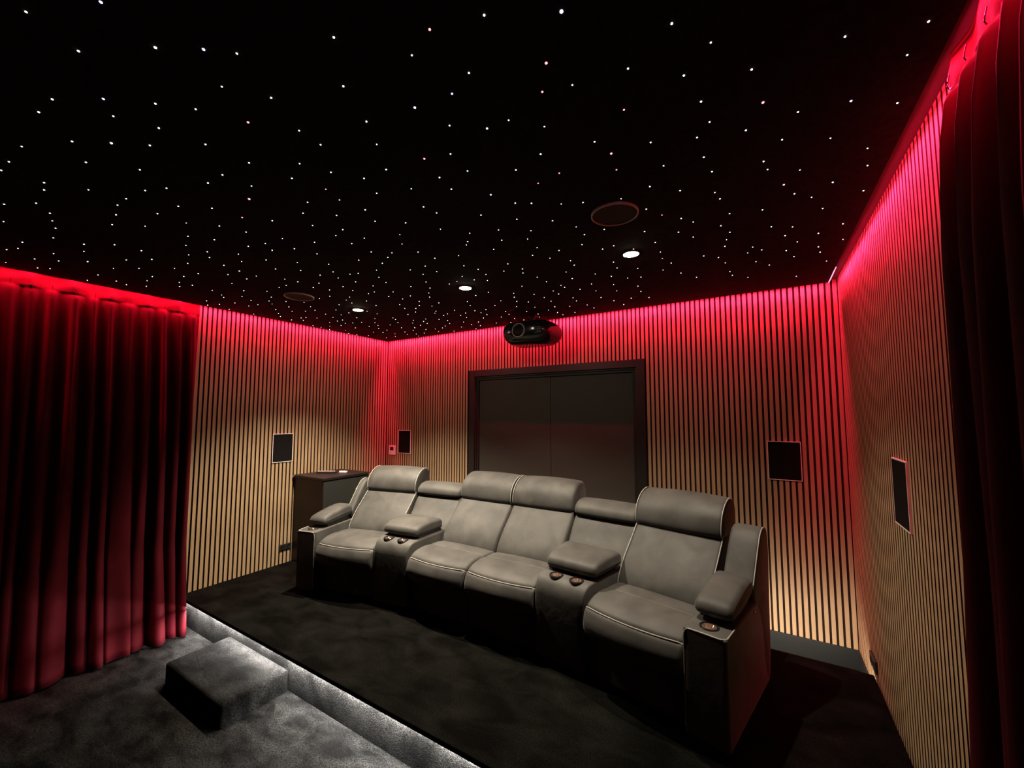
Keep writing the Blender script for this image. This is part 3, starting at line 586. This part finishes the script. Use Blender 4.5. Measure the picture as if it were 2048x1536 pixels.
remote(0.33, -0.90, math.radians(25), 0.085, 0.035, M['white'], M['dark'], 3, 'small white remote control lying on the dark cabinet')
# ------------------------------------------------------------------ curved reclining sofa
XS, ANG = 2.515, math.radians(12.5)
sofa = prop(empty('recliner_sofa', (XS, -1.45, 0.0)), 'curved grey-brown reclining cinema sofa with four seats and two cup holder consoles', 'sofa')
OX, OY = 0.935, -0.052                     # front inner corner of an outer seat, relative to the sofa
bwd = Vector((math.sin(ANG), math.cos(ANG)))
side = Vector((math.cos(ANG), -math.sin(ANG)))
def m_center(x0):
    return lambda s, t, z: Vector((x0 + s, t, z))
def m_outer(sgn):
    def g(s, t, z):
        p = Vector((OX, OY)) + side * s + bwd * t
        return Vector((sgn * p.x, p.y, z))
    return g
def m_console(sgn):
    def g(s, t, z):
        inner = Vector((0.578, -0.02 + t))
        outer = Vector((OX - 0.008, OY - 0.006)) + bwd * t
        p = inner.lerp(outer, s)
        return Vector((sgn * p.x, p.y, z))
    return g
SWD = 0.57
FOOT_LOW = fillet([(0.03, 0.045), (0.028, 0.265), (0.12, 0.265), (0.12, 0.045)], 0.012)
FOOT_UP = [(0.045, 0.256), (0.0, 0.272), (-0.028, 0.31), (-0.036, 0.355), (-0.026, 0.40), (-0.004, 0.433), (0.05, 0.442), (0.14, 0.425), (0.14, 0.27)]
SEAT = [(0.012, 0.42), (0.006, 0.438), (0.02, 0.455), (0.07, 0.476), (0.15, 0.486), (0.215, 0.481), (0.228, 0.476), (0.242, 0.481), (0.33, 0.477), (0.42, 0.462), (0.56, 0.44), (0.56, 0.32), (0.15, 0.32), (0.06, 0.38)]
BACK = [(0.40, 0.40), (0.375, 0.455), (0.40, 0.525), (0.47, 0.615), (0.56, 0.702), (0.63, 0.772), (0.665, 0.805), (0.74, 0.83), (0.84, 0.82), (0.88, 0.72), (0.86, 0.40), (0.80, 0.07), (0.64, 0.06), (0.52, 0.30)]
HEAD = [(0.660, 0.792), (0.632, 0.828), (0.648, 0.905), (0.690, 0.962), (0.750, 1.002), (0.82, 1.018), (0.885, 1.0), (0.915, 0.95), (0.92, 0.86), (0.90, 0.80), (0.78, 0.785)]
def front_bow(a):
    def g(sig, t, z):
        k = max(0.0, 1 - max(0.0, t) / 0.25)
        return t - a * (1 - (2 * sig - 1) ** 2) * k, z
    return g
def pipe(name, pts, parent, r=0.0032):
    return link('piping', tube('piping', pts, r, 6), M['piping'], parent, smooth=True)
def build_seat(mp, pipe_sides, head_pipe, lift=0.0, SWD=SWD):
    bow = front_bow(0.03)
    low = link('footrest_panel', soft('footrest_panel', FOOT_LOW, SWD, 0.008, mp, smooth=False, bulge=front_bow(0.018)), M['leather'], sofa, smooth=50)
    upm = link('footrest_pad', soft('footrest_pad', FOOT_UP, SWD, 0.022, mp, crown=0.006, bulge=bow), M['leather'], sofa, smooth=60)
    st = link('seat_cushion', soft('seat_cushion', SEAT, SWD, 0.026, mp, crown=0.008, bulge=bow), M['leather'], sofa, smooth=60)
    pts = []
    for k in range(25):
        sg = 0.012 + 0.976 * k / 24
        e = min(sg, 1 - sg) * SWD
        dz = -0.014 * max(0, 1 - e / 0.03) ** 2
        dt = 0.012 * max(0, 1 - e / 0.03) ** 2
        pts.append(mp(sg * SWD, -0.006 - 0.036 * (1 - (2 * sg - 1) ** 2) + dt + 0.004, 0.440 + dz))
    pipe('piping', pts, st)
    bk = link('backrest', soft('backrest', BACK, SWD, 0.026, mp, crown=0.012), M['leather'], sofa, smooth=60)
    hd = link('headrest', soft('headrest', [(t, z + lift) for t, z in HEAD], SWD, 0.03, mp, crown=0.012), M['leather'], sofa, smooth=60)
    P = smooth_loop(BACK, 4)
    i0, i1 = 4, 25
    for s_ in pipe_sides:
        ss = 0.008 if s_ == 0 else SWD - 0.008
        pipe('piping', [mp(ss, t - 0.003, z + 0.003) for t, z in P[i0:i1]], bk)
    P = smooth_loop([(t, z + lift) for t, z in HEAD], 4)
    for s_ in head_pipe:
        ss = 0.009 if s_ == 0 else SWD - 0.009
        pipe('piping', [mp(ss, t - 0.002, z + 0.002) for t, z in P[0:27]], hd)
build_seat(m_center(-SWD - 0.003), (), (1,))
build_seat(m_center(0.003), (), (0,))
build_seat(m_outer(1), (0, 1), (0, 1), 0.01, 0.585)
build_seat(m_outer(-1), (0, 1), (0, 1), 0.0, 0.585)

def cup(center, mp_normal=None):
    c = Vector(center)
    h = link('cup_holder', lathe('cup_holder', [(0.0, -0.046), (0.028, -0.046), (0.033, -0.04), (0.0365, 0.0), (0.0365, 0.002)], 28, c), M['steel'], sofa, smooth=50)
    link('ring', lathe('ring', [(0.0345, 0.001), (0.037, 0.0045), (0.043, 0.005), (0.0465, 0.0015), (0.0465, 0.0), (0.0345, 0.0)], 28, c), M['gloss'], h, smooth=True)
    for k in range(8):
        a = 2 * math.pi * k / 8 + 0.2
        d_ = Vector((math.cos(a), math.sin(a), 0))
        link('grip', tube('grip', [c + d_ * 0.034 + Vector((0, 0, -0.002)), c + d_ * 0.026 + Vector((0, 0, -0.010)), c + d_ * 0.026 + Vector((0, 0, -0.04))], 0.0022, 6), M['steel'], h, smooth=True)
def cutter(center):
    bmc = bmesh.new()
    bmesh.ops.create_cone(bmc, cap_ends=True, segments=28, radius1=0.0385, radius2=0.0385, depth=0.12, matrix=Matrix.Translation(Vector(center) + Vector((XS, -1.45, 0.0))))
    me = bpy.data.meshes.new('tmp'); bmc.to_mesh(me); bmc.free()
    o = bpy.data.objects.new('tmp', me); COL.objects.link(o)
    return o
CONS = fillet([(0.0, 0.045, 0.01), (-0.006, 0.30, 0.1), (0.006, 0.535, 0.12), (0.56, 0.542, 0.02), (0.56, 0.045, 0.02)], 0.02, 8)
CPAD = [(0.135, 0.575), (0.125, 0.60), (0.14, 0.632), (0.20, 0.652), (0.30, 0.662), (0.40, 0.662), (0.45, 0.65), (0.462, 0.61), (0.44, 0.572), (0.30, 0.566), (0.18, 0.566)]
CBACK = [(0.46, 0.44), (0.445, 0.48), (0.50, 0.57), (0.58, 0.66), (0.65, 0.745), (0.70, 0.79), (0.78, 0.80), (0.86, 0.78), (0.86, 0.40), (0.80, 0.07), (0.62, 0.06), (0.56, 0.35)]
CBOL = [(0.668, 0.79), (0.65, 0.815), (0.668, 0.855), (0.72, 0.885), (0.80, 0.893), (0.87, 0.88), (0.90, 0.83), (0.87, 0.782), (0.76, 0.772)]
for sgn in (-1, 1):
    mc = m_console(sgn)
    def mcw(s, t, z, mc=mc):              # s given in metres of a nominal 0.345 m width
        return mc(s / 0.345, t, z)
    body = link('console', soft('console', CONS, 0.345, 0.014, mcw, smooth=False), M['leather'], sofa, smooth=50)
    c1, c2 = mc(0.33, 0.085, 0.5345), mc(0.73, 0.085, 0.5345)
    cs = [cutter(c1), cutter(c2)]
    bpy.context.view_layer.update()
    cut(body, cs)
    for p in body.data.polygons: p.use_smooth = True
    body.data.set_sharp_from_angle(angle=math.radians(45))
    cup(c1); cup(c2)
    def mcp(s, t, z, mc=mc):
        return mc(s / 0.345, t, z)
    link('armrest_pad', soft('armrest_pad', CPAD, 0.335, 0.028, lambda s, t, z: mcp(s + 0.016, t, z - 0.014), crown=0.006), M['leather'], sofa, smooth=60)
    link('pad_base', soft('pad_base', [(0.16, 0.538), (0.16, 0.56), (0.44, 0.56), (0.44, 0.538)], 0.30, 0.004, lambda s, t, z: mcp(s + 0.0225, t, z), smooth=False), M['dark'], sofa)
    link('console_back', soft('console_back', CBACK, 0.345, 0.012, mcp, crown=0.004), M['leather'], sofa, smooth=60)
    link('bolster', soft('bolster', CBOL, 0.345, 0.02, mcp, crown=0.006), M['leather'], sofa, smooth=60)

ARM = fillet([(-0.035, 0.045, 0.01), (-0.035, 0.54, 0.012), (0.76, 0.553, 0.03), (0.70, 0.05, 0.02)], 0.02, 5)
APAD = [(0.10, 0.575), (0.085, 0.60), (0.105, 0.632), (0.17, 0.652), (0.28, 0.672), (0.38, 0.685), (0.44, 0.68), (0.455, 0.64), (0.44, 0.60), (0.30, 0.572), (0.17, 0.565)]
WING = [(0.46, 0.55), (0.45, 0.62), (0.50, 0.70), (0.565, 0.79), (0.615, 0.855), (0.66, 0.89), (0.72, 0.90), (0.77, 0.87), (0.79, 0.78), (0.775, 0.55), (0.73, 0.10), (0.62, 0.10), (0.56, 0.40)]
A0, A1 = 0.592, 0.792
for sgn in (-1, 1):
    mo = m_outer(sgn)
    WW, W0 = (0.165, 0.035) if sgn > 0 else (0.07, 0.01)
    def ma(s, t, z, mo=mo): return mo(A0 + s, t, z)
    arm = link('arm', soft('arm', ARM, A1 - A0, 0.01, ma, smooth=False), M['leather'], sofa, smooth=50)
    cc = mo((A0 + A1) / 2 - 0.002, 0.045, 0.5415)
    k = cutter(cc)
    bpy.context.view_layer.update()
    cut(arm, [k])
    for p in arm.data.polygons: p.use_smooth = True
    arm.data.set_sharp_from_angle(angle=math.radians(45))
    cup(cc)
    link('armrest_pad', soft('armrest_pad', APAD, 0.185, 0.026, lambda s, t, z: ma(s + 0.008, t, z), crown=0.008), M['leather'], sofa, smooth=60)
    link('pad_base', soft('pad_base', [(0.14, 0.54), (0.14, 0.58), (0.42, 0.60), (0.42, 0.54)], 0.15, 0.004, lambda s, t, z: ma(s + 0.025, t, z), smooth=False), M['dark'], sofa)
    wg = link('wing', soft('wing', WING, WW, 0.018, lambda s, t, z: ma(s + W0, t, z), crown=0.004), M['leather'], sofa, smooth=60)
    Pw = smooth_loop(WING, 4)
    pipe('piping', [ma(W0 + WW - 0.006, t - 0.002, z + 0.002) for t, z in Pw[5:30]], wg)
    # piping round the arm front
    pts = [ma(0.004, -0.036, 0.08 + 0.42 * k / 8) for k in range(9)]
    pts += [ma(0.004 + 0.022 * (1 - math.cos(a)), -0.036 + 0.004 * math.sin(a), 0.50 + 0.036 * math.sin(a)) for a in (0.4, 0.8, 1.2, 1.57)]
    pts += [ma(0.03 + 0.14 * k / 5, -0.033, 0.5375) for k in range(1, 6)]
    pts += [ma(0.17 + 0.026 * math.sin(a), -0.033 + 0.026 * (1 - math.cos(a)), 0.539) for a in (0.4, 0.8, 1.2, 1.57)]
    pts += [ma(0.197, 0.0 + 0.10 * k / 5, 0.5415 + 0.002 * k / 5) for k in range(1, 6)]
    pipe('piping', pts, arm)
    bmk = bmesh.new(); bmesh.ops.create_uvsphere(bmk, u_segments=12, v_segments=8, radius=0.007, matrix=Matrix.Translation(mo(A1 + 0.003, 0.42, 0.52)))
    me = bpy.data.meshes.new('recline_button'); bmk.to_mesh(me); bmk.free()
    link('recline_button', me, M['chrome'], sofa, smooth=True)
for mp, ss in ((m_outer(1), (0.08, 0.68)), (m_outer(-1), (0.08, 0.68)), (m_center(0.0), (-0.45, 0.45))):
    for s_ in ss:
        for t_ in (0.14, 0.80):
            q = mp(s_, t_, 0)
            link('foot', boxes('foot', [(q.x - 0.03, q.x + 0.03, q.y - 0.03, q.y + 0.03, 0.0005, 0.05)]), M['dark'], sofa)

# ------------------------------------------------------------------ red velvet curtains
def curtain(sgn, y0, y1, base, ampf, label, seed, lean=0.0):
    """hangs in the ceiling slot along a side wall; sgn=+1 left wall, -1 right wall"""
    rg_ = random.Random(seed)
    sp = 0.107
    n = int((y0 - y1) / sp)
    jit = [rg_.uniform(-0.16, 0.16) for _ in range(n + 2)]
    amp = [rg_.uniform(0.7, 1.25) for _ in range(n + 2)]
    drift = [rg_.uniform(-0.35, 0.35) for _ in range(n + 2)]
    zs = [HT - 0.004 - 0.0125 * k for k in range(10)] + [2.477, 2.470, 2.462, 2.45, 2.43, 2.40]
    z = 2.36
    while z > FL + 0.03:
        zs.append(z); z -= 0.055
    zs.append(FL + 0.014)
    per = 14
    v, f = [], []
    cols = n * per + 1
    root_x = 0.0 if sgn > 0 else W
    for zi, z in enumerate(zs):
        dn = min(1.0, max(0.0, (2.47 - z) / 2.6))
        for i in range(cols):
            u = i / per
            k = int(u); fr_ = u - k
            kk = min(k, n)
            wv = lambda arr: arr[kk] * (1 - fr_) + arr[kk + 1] * fr_
            ph = 2 * math.pi * (u + wv(jit) + dn * wv(drift))
            lobe = 0.5 - 0.5 * math.cos(ph)
            lobe = lobe ** (1.2 - 0.4 * dn)
            ph2 = math.pi * u + 1.3 * math.sin(0.9 * u + seed) + seed
            lobe = lobe * (1 - 0.55 * dn) + (0.5 - 0.5 * math.cos(ph2)) * 0.55 * dn
            if z > 2.472:
                h = (z - 2.475) / (HT - 2.475)
                a = 0.010 + 0.006 * math.sin(u * 3.1 + seed)
                off = a * (0.5 + 0.5 * math.sin(ph * 0.5 + seed)) + 0.012 * lobe * (1 - h) + 0.008 * math.sin(u * 2.3 + z * 25 + seed) * (1 - abs(2 * h - 1))
            else:
                g = min(1.0, (2.475 - z) / 0.03)
                off = 0.012 * lobe * (1 - g) + ampf(z) * wv(amp) * lobe * g + 0.01 * dn * math.sin(u * 1.7 + z * 2.0)
            yy = y0 - u * sp + 0.009 * math.sin(ph * 1.0) * (0.3 + dn) - lean * dn * max(0.0, 1 - u / 2)
            if i == 0: off = off * 0.4
            v.append((root_x + sgn * (base(z) + off), yy, z))
    R_ = len(zs)
    for j in range(R_ - 1):
        for i in range(cols - 1):
            f.append((j * cols + i, j * cols + i + 1, (j + 1) * cols + i + 1, (j + 1) * cols + i))
    org = Vector((root_x, y0, FL))
    me = bpy.data.meshes.new('curtain')
    me.from_pydata([tuple(Vector(q) - org) for q in v], [], f)
    o = link('fabric', me, M['curtain'])
    for p in me.polygons: p.use_smooth = True
    sd = o.modifiers.new('thick', 'SOLIDIFY'); sd.thickness = 0.0025; sd.offset = 0
    root = prop(empty('curtain', org), label, 'curtain', 'red velvet side curtains')
    o.parent = root
    hk = tube('hook', [(0, 0, 0.03), (0.004, 0, 0.012), (0.006, 0, -0.004), (0.003, 0, -0.012), (-0.003, 0, -0.008)], 0.0016, 6)
    hk.materials.append(M['chrome'])
    for k in range(n):
        u = k + 0.5 - jit[k] * 0.5 - jit[k + 1] * 0.5
        yy = y0 - u * sp
        q = bpy.data.objects.new('hook', hk); COL.objects.link(q)
        q.parent = root
        q.location = (sgn * (base(2.48) + 0.03), yy - org.y, 2.478 - org.z)
        q.scale = (sgn, 1, 1)
    return root
def interp(tab):
    def g(z):
        for (z0, a), (z1, b) in zip(tab, tab[1:]):
            if z >= z1:
                k = (z - z0) / (z1 - z0)
                k = min(1, max(0, k))
                return a + (b - a) * k
        return tab[-1][1]
    return g
curtain(1, -2.235, -5.05, interp([(2.6, 0.012), (2.47, 0.014), (2.3, 0.018), (2.0, 0.03), (1.6, 0.05), (1.2, 0.065), (0.5, 0.09), (-0.24, 0.20)]), interp([(2.48, 0.034), (2.3, 0.044), (2.0, 0.065), (1.5, 0.085), (0.5, 0.09), (-0.24, 0.12)]), 'long red velvet curtain hanging along the left wall down to the floor', 3, 0.08)
curtain(-1, -2.29, -5.05, interp([(2.6, 0.012), (2.47, 0.016), (2.3, 0.025), (2.0, 0.03), (1.2, 0.035), (0.5, 0.05), (-0.24, 0.08)]), interp([(2.48, 0.04), (2.3, 0.055), (2.0, 0.065), (0.5, 0.075), (-0.24, 0.09)]), 'red velvet curtain hanging along the right wall close to the viewer', 8)
for k in range(2):
    prop(link('cable_clip', boxes('cable_clip', [(0.007, 0.03, RF - 0.012, RF + 0.004, -0.135 - 0.02 * k, -0.128 - 0.02 * k)], 0.001), M['white']), ('upper', 'lower')[k] + ' small white cable clip at the platform end beside the left curtain', 'cable clip', 'cable clips at the platform end')
